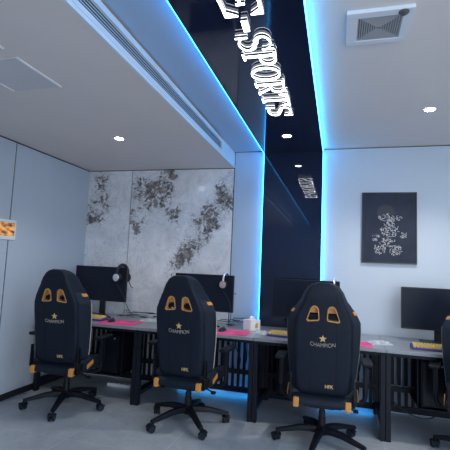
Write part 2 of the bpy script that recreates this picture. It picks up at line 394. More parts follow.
# ------------------------------------------------------------------ lit lettering under the black ceiling band
def rib(pts, ws):
    """polygon strip along a centre line with varying width"""
    q = []
    for i, p in enumerate(pts):
        a = Vector(pts[max(i-1, 0)]); b_ = Vector(pts[min(i+1, len(pts)-1)]); d_ = (b_-a).normalized(); n = Vector((-d_.y, d_.x))
        w = ws[i] if isinstance(ws, (list, tuple)) else ws
        q.append((Vector(p)+n*w/2, Vector(p)-n*w/2))
    return [[tuple(q[i][0]), tuple(q[i+1][0]), tuple(q[i+1][1]), tuple(q[i][1])] for i in range(len(q)-1)]
def rect(x0, x1, y0, y1): return [(x0, y0), (x1, y0), (x1, y1), (x0, y1)]
def ell(cx, cy, rx, ry, a0, a1, n=22): return [(cx+rx*math.cos(math.radians(a0+(a1-a0)*k/n)), cy+ry*math.sin(math.radians(a0+(a1-a0)*k/n))) for k in range(n+1)]
def glyph(ch, w):
    P = []
    if ch == 'E':
        P = [rect(.03, .085, 0, 1), rect(0, .03, 0, .06), rect(0, .03, .94, 1), rect(.085, w, 0, .07), rect(.085, w, .93, 1), rect(.085, w*.72, .47, .54),
             [(w-.075, .07), (w, .07), (w, .30)], [(w-.075, .93), (w, .93), (w, .70)], rect(w*.66, w*.76, .36, .66)]
    elif ch == '-': P = [[(0, .36), (w, .34), (w, .50), (0, .52)]]
    elif ch == 'S':
        c = w/2
        pts = ell(c, .745, w*.40, .205, 20, 265, 18) + ell(c, .27, w*.40, .22, 85, -160, 18)
        n = len(pts); ws = [.04+.085*math.exp(-((i/(n-1)-.5)/.22)**2) for i in range(n)]
        P = rib(pts, ws) + [rect(w*.88, w*.96, .66, .99), rect(w*.04, w*.12, .01, .36)]
    elif ch in 'PR':
        P = [rect(.12, .25, 0, 1), rect(0, .38, 0, .055), rect(0, .3, .945, 1)]
        pts = [(.27, .965)] + ell(w*.50, .73, w*.37, .235, 90, -90, 18) + [(.27, .495)]
        n = len(pts); P += rib(pts, [.045+.075*math.sin(PI*i/(n-1))**2 for i in range(n)])
        if ch == 'R': P += [[(.42, .50), (.55, .50), (w+.01, 0), (w-.14, 0)], rect(w-.2, w+.05, 0, .05)]
    elif ch == 'O':
        pts = ell(w/2, .5, w*.41, .455, 0, 360, 40); n = len(pts)
        P = rib(pts, [.05+.085*abs(math.cos(2*PI*i/(n-1)))**1.5 for i in range(n)])
    elif ch == 'T':
        c = w/2
        P = [rect(c-.068, c+.068, 0, 1), rect(c-.2, c+.2, 0, .055), rect(0, w, .93, 1), [(0, 1), (0, .70), (.05, .70), (.17, .93)], [(w, 1), (w, .70), (w-.05, .70), (w-.17, .93)]]
    return P
LX, LH = -.580, .200
sign = thing('illuminated_sign', 'glowing white serif lettering hung under the black ceiling band', 'sign', (LX, 1.74, ZH-PT))
for ch, y0, y1 in (('E', 1.70, 1.925), ('-', 1.965, 2.065), ('S', 2.112, 2.275), ('P', 2.30, 2.46), ('O', 2.475, 2.675), ('R', 2.695, 2.885), ('T', 2.905, 3.115), ('S', 3.14, 3.34)):
    w = (y1-y0)/LH
    polys = glyph(ch, w)
    if ch == 'E':   # wide slab E: thick stem first, arms opening away from it
        polys = [rect(.12, .30, 0, 1), rect(0, .42, 0, .05), rect(0, .42, .95, 1), rect(.30, w, 0, .07), rect(.30, w, .93, 1), rect(.30, w*.58, .47, .53),
                 [(w-.24, .07), (w, .07), (w, .34), (w-.05, .34)], [(w-.24, .93), (w, .93), (w, .68), (w-.05, .68)], rect(w*.54, w*.61, .39, .61)]
    root = None
    for nm, mm, za, zb, in (('letter', 'letter', -.026, -.0235), ('letter_body', 'letter_side', -.0234, -.0095), ('back_light', 'halo', -.0094, -.005)):
        bm = NB()
        for p in polys:
            add_prism(bm, [(pv*LH, (y0-1.74)+pu*LH) for pu, pv in p], za, zb, 'z')
        o = obj(nm, bm, mm, root or sign, smooth=0)
        if root is None: root = o

# ------------------------------------------------------------------ left wall controller and picture
t = thing('wall_controller', 'square wall control panel with a lit orange picture on the left wall', 'control panel', (XL, 3.285, 1.648))
obj('frame_plate', box1(0, .014, -.12, .12, -.098, .098, bev=.004), 'plate', t)
obj('display', box1(.012, .016, -.105, .100, -.062, .070), 'controller', t, smooth=0)

t = thing('framed_picture', 'dark framed picture of scattered silver scribbles on the white wall', 'picture', (.502, YB-.001, 1.855))
hw, hh = .268, .372
bm = NB()
for a in ((-hw, hw, hh-.012, hh), (-hw, hw, -hh, -hh+.012), (-hw, -hw+.012, -hh+.012, hh-.012), (hw-.012, hw, -hh+.012, hh-.012)):
    add_box(bm, a[0], a[1], -.032, 0, a[2], a[3], bev=.0015)
obj('frame', bm, 'frame', t)
obj('canvas', box1(-hw+.011, hw-.011, -.024, -.002, -hh+.011, hh-.011), 'canvas', t)
rnd = random.Random(11)
bm = NB()
def curl(cx, cz, r):
    a0 = rnd.uniform(0, 6.28); sp = rnd.uniform(1.5, 4.2); el = rnd.uniform(.45, 1); th = rnd.uniform(0, PI)
    pts = []
    for k in range(9):
        a = a0+sp*k/8; px, pz = r*math.cos(a), r*el*math.sin(a)
        pts.append((cx+px*math.cos(th)-pz*math.sin(th), -.0262, cz+px*math.sin(th)+pz*math.cos(th)))
    add_tube(bm, pts, rnd.uniform(.0013, .0026), n=5)
# (centre u, centre v, half sizes, count) as fractions of the frame: loose clouds of curls
for cu, cv_, ru, rv, n in ((.51, .36, .22, .05, 46), (.53, .43, .08, .04, 16), (.50, .54, .17, .10, 70), (.27, .64, .07, .05, 16), (.75, .60, .07, .05, 16),
                           (.47, .70, .14, .06, 34), (.34, .80, .12, .075, 44), (.61, .81, .12, .075, 44)):
    for k in range(n):
        a = rnd.uniform(0, 2*PI); q = math.sqrt(rnd.random())
        curl((cu-.5+ru*q*math.cos(a))*2*hw, (.5-cv_-rv*q*math.sin(a))*2*hh, rnd.uniform(.006, .015))
obj('scribble_pattern', bm, 'scribble', t)
bm = NB(); add_lathe(bm, [(.090, 0), (.090, .0012)], mtx=Matrix.Translation((-.035, -.0255, .165)) @ Matrix.Rotation(PI/2, 4, 'X') @ Matrix.Diagonal((1, .85, 1, 1)))
obj('dark_patch', bm, 'smudge', t)

# ------------------------------------------------------------------ desks
DT = .75
DY0, DY1 = 3.765, 4.565
def make_desk(label, x0, x1, shelf):
    w = x1-x0
    t = thing('computer_desk', label, 'desk', (x0, DY0, 0), 0, 'row of black computer desks')
    obj('desk_top', box1(.001, w-.001, 0, DY1-DY0, DT-.028, DT, bev=.003), 'desk_top', t)
    obj('front_apron', box1(.043, w-.043, .05, .08, DT-.062, DT-.029, bev=.002), 'desk_frame', t)
    obj('rear_apron', box1(.043, w-.043, .70, .73, DT-.075, DT-.029, bev=.002), 'desk_frame', t)
    sx_, sz_ = shelf
    sh = obj('tower_shelf', box1(sx_-x0-.125, sx_-x0+.125, .19, .64, sz_-.012, sz_, bev=.002), 'desk_frame', t)
    for q in (-1, 1):
        for yy in (.25, .55):
            obj('hanger', box1(sx_-x0+q*.122-.004, sx_-x0+q*.122+.004, yy, yy+.03, sz_-.006, DT-.0285, bev=.001), 'desk_frame', sh)
    for lx in (.002, w-.042):
        for ly in (.035, .70):
            obj('leg', box1(lx, lx+.040, ly, ly+.055, 0, DT-.029, bev=.003), 'desk_frame', t)
        obj('side_rail', box1(lx+.008, lx+.034, .09, .70, .085, .125, bev=.002), 'desk_frame', t)
    obj('rear_rail', box1(.042, w-.042, .705, .735, .045, .10, bev=.002), 'desk_frame', t)
    bm = NB()
    for k in range(int((w-.10)/.062)+1):
        sx_ = .055+k*.062
        add_box(bm, sx_, sx_+.030, .712, .728, .099, DT-.074)
    obj('slat_panel', bm, 'slat', t)
    bm = NB()
    add_box(bm, .05, w-.05, .60, .70, .265, .272); add_box(bm, .05, w-.05, .596, .602, .265, .315)
    obj('cable_tray', bm, 'desk_frame', t)
    return t
DX = [-3.075, -1.902, -.735, .396, 1.56]
dl = ['black desk against the left wall with the leftmost pink mouse pad', 'black desk under the marble wall holding the white tissue box',
      'black desk standing in front of the black glass panel', 'black desk at the far right below the framed picture']
for i in range(4): make_desk(dl[i], DX[i], DX[i+1], [(-2.30, .215), (-1.36, .215), (-.42, .215), (.80, .255)][i])
# right end leaves the frame.

# ------------------------------------------------------------------ pc towers under the desks
def make_tower(label, x, y, z, h=.40):
    t = thing('computer_tower', label, 'computer', (x, y, z), 0, 'black computer towers under the desks')
    obj('case', box1(-.105, .105, 0, .37, .012, h, bev=.006), 'tower', t)
    obj('front_panel', box1(-.095, .095, -.012, .001, .02, h-.01, bev=.005), 'tower_panel', t)
    obj('power_button', add_lathe(NB(), [(.009, 0), (.009, .004)], n=14, mtx=Matrix.Translation((.06, -.012, h-.035)) @ Matrix.Rotation(PI/2, 4, 'X')), 'silver', t)
    bm = NB()
    for sx_ in (-.085, .085):
        for sy in (.04, .33): add_box(bm, sx_-.012, sx_+.012, sy-.012, sy+.012, 0, .013)
    obj('feet', bm, 'chair_plastic', t)
    return t
for x, z, a in ((-2.30, .215, 'computer tower under the desk against the left wall'), (-1.36, .215, 'computer tower under the marble wall desk'),
                (-.42, .215, 'computer tower under the desk before the black glass'), (.80, .255, 'computer tower under the desk below the framed picture')):
    make_tower(a, x, 3.97, z+.0012, .40 if x < .5 else .395)

# ------------------------------------------------------------------ monitors
def make_monitor(label, x, y, zc, w=.655, h=.395, rz=0, foot='v'):
    zb = DT
    t = thing('monitor', label, 'monitor', (x, y, zb), rz, 'black monitors along the desks')
    zc -= zb
    bm = NB(); add_box(bm, -w/2, w/2, -.012, .018, zc-h/2, zc+h/2, bev=.005); obj('casing', bm, 'bezel', t)
    bm = NB(); loft(bm, [[Vector((sx_*w*.5*k, yy, zc+sz*h*.5*k)) for sx_, sz in ((-1, -1), (1, -1), (1, 1), (-1, 1))] for k, yy in ((.60, .0175), (.5, .05), (.42, .058))])
    obj('rear_housing', bm, 'bezel', t)
    obj('screen', box1(-w/2+.008, w/2-.008, -.0135, -.011, zc-h/2+.014, zc+h/2-.008), 'screen', t)
    bm = NB(); add_prism(bm, [(-.035, .012), (.035, .012), (.028, zc), (-.028, zc)], .058, .085, 'y')
    obj('neck', bm, 'bezel', t)
    if foot == 'v':
        bm = NB()
        for s in (-1, 1):
            add_tube(bm, smooth_path([(0, .075, .014), (s*.10, .0, .012), (s*.22, -.115, .009)]), [.012]*6+[.010]*6+[.008], n=8)
        obj('stand_foot', bm, 'bezel', t)
    else:
        obj('stand_foot', box1(-.16, .16, -.06, .14, 0, .014, bev=.005), 'bezel', t)
    return t
make_monitor('black monitor with a dark headset, by the left wall', -2.665, 4.30, 1.122, w=.672, h=.395)
make_monitor('black monitor in front of the brown marble veins, patterned headset', -1.400, 4.30, 1.092, w=.670, h=.392)
make_monitor('black monitor in front of the black glass panel', -.318, 4.30, 1.085, w=.672, h=.392)
make_monitor('black monitor on the right desk below the framed picture', .917, 4.30, 1.066, w=.672, h=.392, foot='plate')

# ------------------------------------------------------------------ headsets hung on the monitor tops
def make_headset(label, x, y, z, rz, band, cup, grille, fuzzy=False, k=1.0):
    t = thing('headset', label, 'headset', (x, y, z), rz, 'headsets hung over the monitor corners'); t.scale = (k, k, k)
    # band arc over the top edge (in the local xz plane, x across), cups hang below
    pts = [(.078*math.cos(math.radians(a)), 0, -.055+.085*math.sin(math.radians(a))) for a in range(-8, 189, 7)]
    bm = NB(); add_tube(bm, pts, .0095 if not fuzzy else .016, n=10); hb = obj('headband', bm, band, t)
    bm = NB(); add_tube(bm, [(p[0]*.9, .0, -.055+(p[2]+.055)*.86) for p in pts[6:-6]], .009, n=8); obj('band_pad', bm, 'cable', hb)
    for s in (-1, 1):
        bm = NB(); R_ = Matrix.Translation((s*.074, 0, -.095)) @ Matrix.Rotation(s*PI/2, 4, 'Y')
        add_lathe(bm, [(.040, -.022), (.046, -.016), (.046, .004), (.036, .016), (.016, .020)], mtx=R_, n=22)
        c = obj('ear_cup', bm, cup, t)
        bm = NB(); add_lathe(bm, [(.038, .0140), (.034, .0215), (.012, .0240)], mtx=R_, n=18); obj('grille', bm, grille, c)
        bm = NB(); add_lathe(bm, [(.026, -.038), (.040, -.034), (.042, -.021), (.030, -.020)], mtx=R_, n=20); obj('ear_cushion', bm, 'cable', c)
    bm = NB(); add_tube(bm, smooth_path([(.078, -.02, -.13), (.076, -.05, -.175), (.066, -.09, -.195)]), .004, n=6); obj('microphone', bm, 'cable', t)
    return t
make_headset('black headset with a silver cup hung on the monitor by the left wall', -2.395, 4.303, 1.3125, math.radians(76), 'cable', 'cable', 'silver', True, 1.15)
make_headset('silver-banded headset hung on the monitor before the brown marble', -1.155, 4.303, 1.2838, math.radians(80), 'silver', 'cable', 'pinkish')
make_headset('silver-banded headset hung on the monitor before the black glass panel', -.03, 4.303, 1.2768, math.radians(84), 'silver', 'cable', 'pinkish')
def cord(name, label, pts, r=.004, m_='cable', group=None, cat='cable'):
    bm = NB(); add_tube(bm, smooth_path(pts), r, n=6); return tag(obj(name, bm, m_), label, cat, group)

# ------------------------------------------------------------------ desk clutter
def make_keyboard(label, x, y, rz=0):
    t = thing('keyboard', label, 'keyboard', (x, y, DT), rz, 'yellow keyboards on the desks')
    bm = NB(); add_prism(bm, [(-.072, .003), (.072, .003), (.072, .034), (-.072, .018)], -.19, .19, 'x'); obj('case', bm, 'purple', t)
    bm = NB()
    for r in range(5):
        y0 = -.060+r*.0245; z0 = .020+(y0+.072)*.111
        x0 = -.178
        ws = {0: [1.3, 1.3, 1.3, 6.2, 1.3, 1.3, 1.3, 1.3, 1.3], 1: [2.2]+[1]*10+[2.6], 2: [1.8]+[1]*11+[2.2], 3: [1.5]+[1]*12+[1.5], 4: [1]*13+[2]}[r]
        tot = sum(ws); k_ = .356/tot
        for q in ws:
            add_box(bm, x0+.004, x0+q*k_-.004, y0, y0+.0165, z0, z0+.017); x0 += q*k_
    obj('keycaps', bm, 'yellow_keys', t, smooth=0)
    return t
make_keyboard('yellow-keyed keyboard beside the leftmost pink mouse pad', -2.585, 4.00, math.radians(-4))
make_keyboard('yellow-keyed keyboard on the desk before the black glass panel', -.44, 3.955, math.radians(-6))
make_keyboard('yellow-keyed keyboard on the rightmost desk under the monitor', .80, 3.93, math.radians(-3))
def make_pad(label, x0, x1, y0, y1):
    bm = NB(); add_box(bm, x0, x1, y0, y1, DT, DT+.004, bev=.0015, seg=1)
    return tag(obj('mouse_pad', bm, 'pink'), label, 'mouse pad', 'pink mouse pads')
make_pad('pink mouse pad on the desk by the left wall', -2.385, -1.985, 3.79, 4.13)
make_pad('pink mouse pad on the desk below the marble', -1.235, -.815, 3.79, 4.12)
make_pad('pink mouse pad beside the third chair, on the desk before the black glass', -.10, .295, 3.785, 4.06)
def make_mouse(label, x, y, rz=0):
    t = thing('computer_mouse', label, 'mouse', (x, y, DT+.0035), rz, 'black mice on pink pads')
    rings = []
    for k in range(9):
        s = k/8; yy = -.06+.12*s; wd = .033*math.sin(PI*(.12+.80*s))**.6; hh_ = .036*math.sin(PI*(.1+.72*s))**.9
        rings.append([Vector((wd*math.cos(a), yy, max(0, hh_*math.sin(a)))) for a in [PI*j/10 for j in range(11)]])
    bm = NB(); loft(bm, rings); obj('shell', bm, 'mouse', t)
    bm = NB(); add_lathe(bm, [(.009, -.003), (.010, 0), (.009, .003)], n=14, mtx=Matrix.Translation((0, .03, .030)) @ Matrix.Rotation(PI/2, 4, 'Y')); obj('scroll_wheel', bm, 'chair_side', t)
make_mouse('black mouse on the leftmost pink mouse pad', -2.290, 3.955, .1)
make_mouse('black mouse on the pink pad below the marble', -1.085, 3.975, -.2)
# tissue box
t = thing('tissue_box', 'white tissue box with an ochre emblem on the marble wall desk', 'tissue box', (-.845, 4.22, DT), math.radians(50))
obj('carton', box1(-.062, .062, -.062, .062, 0, .105, bev=.003), 'paper', t)
bm = NB(); add_prism(bm, [(-.004, .026), (.030, .026), (.034, .052), (.026, .074), (.010, .076), (-.002, .060)], -.0632, -.0618, 'y'); obj('emblem', bm, 'emblem', t)
bm = NB()
pts = []
for k in range(14):
    a = 2*PI*k/14
    pts.append((a, .022+.006*math.sin(3*a)))
loft(bm, [[Vector((q*(r+.012*s*math.sin(2*a))*math.cos(a), .5*q*r*math.sin(a), z_+.006*s*math.sin(5*a+1))) for a, r in pts] for q, z_, s in ((1, .103, 0), (.8, .115, 1), (1.15, .128, 2), (.5, .134, 1))])
obj('tissue', bm, 'paper', t)
# clear plastic bags
def make_bag(label, x, y, rz, w, d_, seed, h=.03):
    rn = random.Random(seed); bm = NB(); n = 11
    ph = [rn.uniform(0, 6.3) for _ in range(6)]
    top = []
    for s in (1, 0):
        g = []
        for i in range(n):
            row = []
            for j in range(n):
                a, b_ = i/(n-1), j/(n-1); edge = min(a, 1-a, b_, 1-b_)
                z = .002+h*s*min(1, edge*5)*(.55+.25*math.sin(a*13+ph[0]+2*math.sin(b_*7+ph[1]))+.3*math.sin(b_*15+ph[2]+2*math.sin(a*9+ph[3])))
                row.append(bm.verts.new(((a-.5)*w+.008*math.sin(b_*9+ph[4]), (b_-.5)*d_+.008*math.sin(a*8+ph[5]), max(z, .0015*(1+s)))))
            g.append(row)
        for i in range(n-1):
            for j in range(n-1): bm.faces.new((g[i][j], g[i+1][j], g[i+1][j+1], g[i][j+1]))
        top.append(g)
    o = obj('plastic_bag', bm, 'film', loc=(x, y, DT), rot=(0, 0, rz), smooth=24)
    return tag(o, label, 'plastic bag', 'crumpled clear plastic bags')
make_bag('crumpled clear plastic bag right of the leftmost pink mouse pad', -1.985, 4.23, .3, .20, .16, 3)
make_bag('crumpled clear plastic bag below the white tissue box', -.715, 4.045, -.35, .17, .15, 5)
make_bag('crumpled clear plastic bag on the desk below the framed picture', .365, 4.03, .2, .19, .17, 8)
# cable tangles behind the monitors
rc = random.Random(5)
def tangle(x0, x1, y0, y1, n, where):
    for k in range(n):
        a = Vector((rc.uniform(x0, x1), rc.uniform(y0, y1), DT+.0045+k*.0088)); pts = [a]
        sx_ = rc.choice((-1, 1))
        for j in range(5):
            q = pts[-1]+Vector((sx_*rc.uniform(.03, .10), rc.uniform(-.06, .06), 0))
            q.x = min(max(q.x, x0), x1); q.y = min(max(q.y, y0), y1); q.z = DT+.0045+k*.0088
            pts.append(q)
            if rc.random() < .25: sx_ = -sx_
        cord('cable', 'thin cable tangled '+where, pts, .0042, rc.choice(('cable', 'cable', 'grey_cable')), 'cables tangled '+where)
tangle(-2.42, -1.98, 4.28, 4.53, 9, 'on the desk between the two marble-side monitors')
tangle(-1.25, -.93, 4.20, 4.53, 9, 'behind the pink pad below the marble')
cord('headset_cable', 'thin black headset cable hanging from the monitor by the left wall', [(-2.405, 4.21, 1.13), (-2.33, 4.21, 1.03), (-2.27, 4.24, .88), (-2.22, 4.30, .757)], .003)
cord('headset_cable', 'thin black headset cable hanging from the monitor before the brown marble', [(-1.165, 4.225, 1.125), (-1.10, 4.225, 1.03), (-1.07, 4.23, .90), (-1.10, 4.26, .757)], .003)
cord('power_cable', 'black power cable sagging below the right desk', [(.40, 4.33, .34), (.47, 4.28, .24), (.60, 4.22, .14), (.78, 4.20, .10), (.95, 4.30, .16)], .006)
def power_strip(label, x, y, z, rz=0, n=4):
    t = thing('power_strip', label, 'power strip', (x, y, z), rz, 'white power strips under the desks')
    obj('housing', box1(-.14, .14, -.028, .028, 0, .036, bev=.004), 'white_plastic', t)
    for k in range(n):
        bm = NB(); add_lathe(bm, [(.017, .0365), (.017, .038)], n=14, loc=(-.10+k*.066, 0, 0)); obj('socket', bm, 'grey_cable', t)
power_strip('white power strip on the floor under the desk by the left wall', -2.33, 4.28, 0)
power_strip('white power strip in the cable tray behind the desk leg below the picture', .17, 4.415, .2725)
power_strip('white power strip in the cable tray of the rightmost desk', .58, 4.415, .2725)
def hung_cable(label, x, y, seed, x2):
    r = random.Random(seed)
    cord('cable', label, [(x, y, .69), (x+r.uniform(-.03, .03), y-.02, .55), (x+r.uniform(-.04, .04), y+.005, .42), (x2, y-.01, .32)], .006, r.choice(('cable', 'grey_cable')), label)
for k in range(4): hung_cable('cable hanging behind the desk under the tissue box', -1.08+k*.06, 4.40, k, -1.05+k*.05)
for k in range(3): hung_cable('cable hanging beside the third desk\'s right leg', .20+k*.06, 4.40, 20+k, .18+k*.05)

# ------------------------------------------------------------------ gaming chair
def lerp(tab, d_):
    for (a, va), (b_, vb) in zip(tab[:-1], tab[1:]):
        if d_ <= b_:
            t_ = (d_-a)/(b_-a); t_ = t_*t_*(3-2*t_)*.5+t_*.5
            return va+(vb-va)*t_
    return tab[-1][1]
ZT, ZB = 1.292, .445
KW, KB = 1.10, .99
WT = [(0, .045), (.012, .082), (.035, .112), (.08, .139), (.13, .158), (.19, .196), (.24, .226), (.30, .250), (.38, .252), (.52, .247), (.70, .232), (.80, .220), (.86, .200)]
BT = [(0, .040), (.012, .075), (.035, .104), (.08, .130), (.13, .150), (.19, .178), (.24, .200), (.30, .218), (.38, .221), (.52, .220), (.70, .212), (.80, .204), (.86, .185)]
LEAN = math.tan(math.radians(9))
def lean(p):  # recline about the bottom edge
    return Vector((p.x, p.y-.215-(p.z-ZB)*LEAN, p.z))
def back_section(d_):
    W, B_ = lerp(WT, d_)*KW, lerp(BT, d_)*KB
    f = min(1, .35+.65*math.sqrt(min(1, d_/.10)))*min(1, .55+.45*math.sqrt(max(0, .86-d_)/.05) if d_ > .81 else 1)
    yo = (1-f)*.05
    half = [(0, 0), (B_*.4, 0), (B_*.8, .002), (B_-.022, .004), (B_-.006, .012), (B_, .026), (B_+(W-B_)*.6, .095), (W, .150), (W-.008, .172), (W-.028, .178), (W*.80, .150), (W*.62, .112), (W*.35, .098), (0, .095)]
    pts = [(x, yo+y*f) for x, y in half]
    pts += [(-x, y) for x, y in reversed(pts[1:-1])]
    return [lean(Vector((x, y, ZT-d_))) for x, y in pts]
def hole_poly(s, grow=0.0):
    # slot: outer-bottom, outer-top, inner-top, inner-bottom  (x from centre line, drop from the top)
    raw = [(-.120, .280), (-.090, .198), (-.080, .184), (-.064, .178), (-.047, .184), (-.037, .200), (-.031, .272), (-.039, .282), (-.110, .290)]
    cx = sum(p[0] for p in raw)/len(raw); cz = sum(p[1] for p in raw)/len(raw)
    out = []
    for x, d_ in raw:
        v_ = Vector((x-cx, d_-cz)); l = v_.length; v_ = v_*((l+grow)/l)
        out.append((s*(cx+v_.x), ZT-(cz+v_.y)))
    return out
def make_backrest():
    ds = [0, .004, .012, .022, .035, .05, .065, .08, .10, .115, .13, .15, .17, .19, .215, .24, .27, .30, .34, .38, .42, .47, .52, .58, .64, .70, .75, .79, .82, .84, .853, .86]
    bm = NB(); loft(bm, [back_section(d_) for d_ in ds])
    bmesh.ops.recalc_face_normals(bm, faces=bm.faces[:])
    me = bpy.data.meshes.new('backrest_solid'); bm.to_mesh(me); bm.free()
    o = bpy.data.objects.new('backrest_solid', me); C.objects.link(o)
    cut = NB()
    for s in (1, -1):
        loft(cut, [[Vector((x, y, z)) for x, z in hole_poly(s)] for y in (-.8, .3)])
    bmesh.ops.recalc_face_normals(cut, faces=cut.faces[:])
    mc = bpy.data.meshes.new('cut'); cut.to_mesh(mc); cut.free()
    co = bpy.data.objects.new('cut', mc); C.objects.link(co)
    md = o.modifiers.new('holes', 'BOOLEAN'); md.operation = 'DIFFERENCE'; md.solver = 'EXACT'; md.object = co
    dg = bpy.context.evaluated_depsgraph_get(); dg.update()
    res = bpy.data.meshes.new_from_object(o.evaluated_get(dg))
    out = NB(); out.from_mesh(res)
    bpy.data.objects.remove(o); bpy.data.objects.remove(co); bpy.data.meshes.remove(me); bpy.data.meshes.remove(mc)
    bpy.data.meshes.remove(res)
    return out
def text_mesh(body, size, width=None, off=-.0009):
    cu = bpy.data.curves.new('txt', 'FONT'); cu.body = body; cu.size = size; cu.align_x = 'CENTER'; cu.extrude = .0012; cu.offset = off; cu.space_character = .95
    o = bpy.data.objects.new('txt', cu); C.objects.link(o)
    dg = bpy.context.evaluated_depsgraph_get(); dg.update()
    me = bpy.data.meshes.new_from_object(o.evaluated_get(dg))
    bm = NB(); bm.from_mesh(me); bpy.data.objects.remove(o); bpy.data.curves.remove(cu); bpy.data.meshes.remove(me)
    if width:
        xs = [v_.co.x for v_ in bm.verts]; k = width/(max(xs)-min(xs))
        for v_ in bm.verts: v_.co.x *= k
    return bm
def on_back(bm, z0, off=.0):
    """lay flat artwork (drawn in xy) on the reclined back face, reading from behind"""
    for v_ in bm.verts:
        x, y, e_ = v_.co
        z = z0+y
        q = lean(Vector((x, -.0005-off-e_-.0008, z)))
        v_.co = q
    return bm
def make_chair(label):
    t = thing('gaming_chair', label, 'chair', (0, 0, 0), 0, 'black and orange gaming chairs at the desks')
    obj('backrest', make_backrest(), 'chair_back', t, smooth=50)
    # wing side panels: charcoal strip down each side, piping along its front edge, orange shoulder patch
    for s in (-1, 1):
        rings = []
        for k in range(25):
            d_ = .20+.60*k/24
            W, B_ = lerp(WT, d_)*KW, lerp(BT, d_)*KB
            a = Vector((B_+.001, .034, 0)); b_ = Vector((W+.0005, .144, 0)); n_ = Vector((.0035, -.0015, 0))
            rings.append([lean(Vector((s*p.x, p.y, ZT-d_))) for p in (a, a+n_, (a+b_)/2+n_*1.1, b_+n_, b_)])
        bm = NB(); loft(bm, rings); sp = obj('side_bolster', bm, 'chair_side', t, label='charcoal grey side panel')
        pts = [lean(Vector((s*(lerp(WT, d_)*KW+.002), .155, ZT-d_))) for d_ in [.30+.48*k/20 for k in range(21)]]
        bm = NB(); add_tube(bm, pts, .0042, n=6); obj('piping', bm, 'cream_thread', sp, label='pale orange piping')
        rings = []
        for k in range(7):
            d_ = .212+.026*k/6
            W, B_ = lerp(WT, d_)*KW, lerp(BT, d_)*KB
            a = Vector((B_+(W-B_)*.55+.003, .09, 0)); b_ = Vector((W+.004, .142, 0)); n_ = Vector((.003, -.001, 0))
            rings.append([lean(Vector((s*p.x, p.y, ZT-d_))) for p in (a, a+n_, b_+n_, b_)])
        bm = NB(); loft(bm, rings); obj('shoulder_patch', bm, 'orange', sp, label='orange patch on the shoulder')
    # rims lining the two slots
    for s in (-1, 1):
        inn, out = hole_poly(s, -.004), hole_poly(s, .006)
        prof = []
        for ring, y in ((inn, .060), (inn, -.005), (out, -.005), (out, .003)):
            prof.append([lean(Vector((x, y, z))) for x, z in ring])
        bm = NB(); loft(bm, prof, cap=False)
        rim = obj('slot_rim', bm, 'orange_rim', t, label='orange rim around the back slot')
    for s in (-1, 1):   # tan padding showing in the upper half of each slot
        hp = hole_poly(s, .004); zc_ = ZT-.230
        up = [(x, max(z, zc_)) for x, z in hp]
        bm = NB(); loft(bm, [[lean(Vector((x, y, z))) for x, z in up] for y in (.044, .050)]); obj('slot_padding', bm, 'orange_rim', t, label='tan padding inside the back slot')
    bm = NB(); add_box(bm, -.13, .13, .030, .040, 1.022, 1.052, bev=.002)
    for v_ in bm.verts: v_.co = lean(v_.co)
    obj('pillow_strap', bm, 'chair_plastic', t)
    rings = []
    for k in range(11):
        a = -PI/2+PI*k/10; r = max(.05, math.cos(a)); zz = 1.11+.088*math.sin(a)
        rings.append([lean(Vector((.135*(.6+.4*r)*math.cos(q)*1, .115+.040*r*math.sin(q), zz))) for q in [2*PI*j/18 for j in range(18)]])
    bm = NB(); loft(bm, rings); obj('head_pillow', bm, 'chair_fabric', t)
    # embroidery
    st = NB(); poly = []
    for k in range(10):
        r = .030 if k % 2 == 0 else .0125; a = PI/2+k*PI/5; poly.append((r*math.cos(a), r*math.sin(a)))
    loft(st, [[Vector((x, y, e_)) for x, y in poly] for e_ in (-.001, .001)])
    obj('star_emblem', on_back(st, .872), 'gold', t, smooth=0)
    tb = text_mesh('CHAMPION', .044, .185)
    for v_ in tb.verts: v_.co.y += .008*(1-(v_.co.x/.086)**2)*-1
    obj('back_lettering', on_back(tb, .816), 'cream_thread', t, smooth=0)
    obj('lower_emblem', on_back(text_mesh('HFK', .036, .062, .0008), .50), 'gold', t, smooth=0)
    for o in t.children:
        if o.name.startswith(('lower_emblem', )): o.location.x = .05
    # seat
    DZ = -.035
    prof = [(-.262, .405, .05), (-.268, .43, .07), (-.25, .462, .085), (-.20, .478, .09), (.0, .480, .10), (.18, .490, .10), (.25, .482, .095), (.275, .455, .08), (.270, .425, .06), (.255, .405, .05)]
    bm = NB(); rings = []
    for sx_ in [-.215, -.21, -.19, -.15, -.1, 0, .1, .15, .19, .21, .215]:
        e_ = 1 if abs(sx_) < .2 else .94
        rings.append([Vector((sx_, y*e_, z+DZ)) for y, z, _ in prof]+[Vector((sx_, .2, .385+DZ)), Vector((sx_, -.2, .385+DZ))])
    loft(bm, rings); obj('seat', bm, 'chair_fabric', t, smooth=50)
    for s in (-1, 1):
        rings = []
        for k in range(13):
            q = k/12; y = -.20+.46*q; h_ = .045*math.sin(PI*min(1, q*1.15+.08))**.6 if q < .87 else .02
            zt = .478+max(.012, h_)
            x0, x1 = .165, .262-.02*(abs(q-.5)*2)**3
            rings.append([Vector((s*x, y, z+DZ)) for x, z in ((x0, .405), (x1-.02, .395), (x1, .415), (x1+.004, zt-.03), (x1-.012, zt), (x1-.05, zt+.004), (x0, .482))])
        bm = NB(); loft(bm, rings); sb = obj('seat_bolster', bm, 'chair_side', t)
        bm = NB(); add_box(bm, -.0035, .0035, -.058, .058, -.019, .019, bev=.003, mtx=Matrix.Translation((s*.268, -.07, .428)) @ Matrix.Rotation(math.radians(16), 4, 'X'))
        obj('side_stripe', bm, 'orange', sb, label='orange stripe on the seat side')
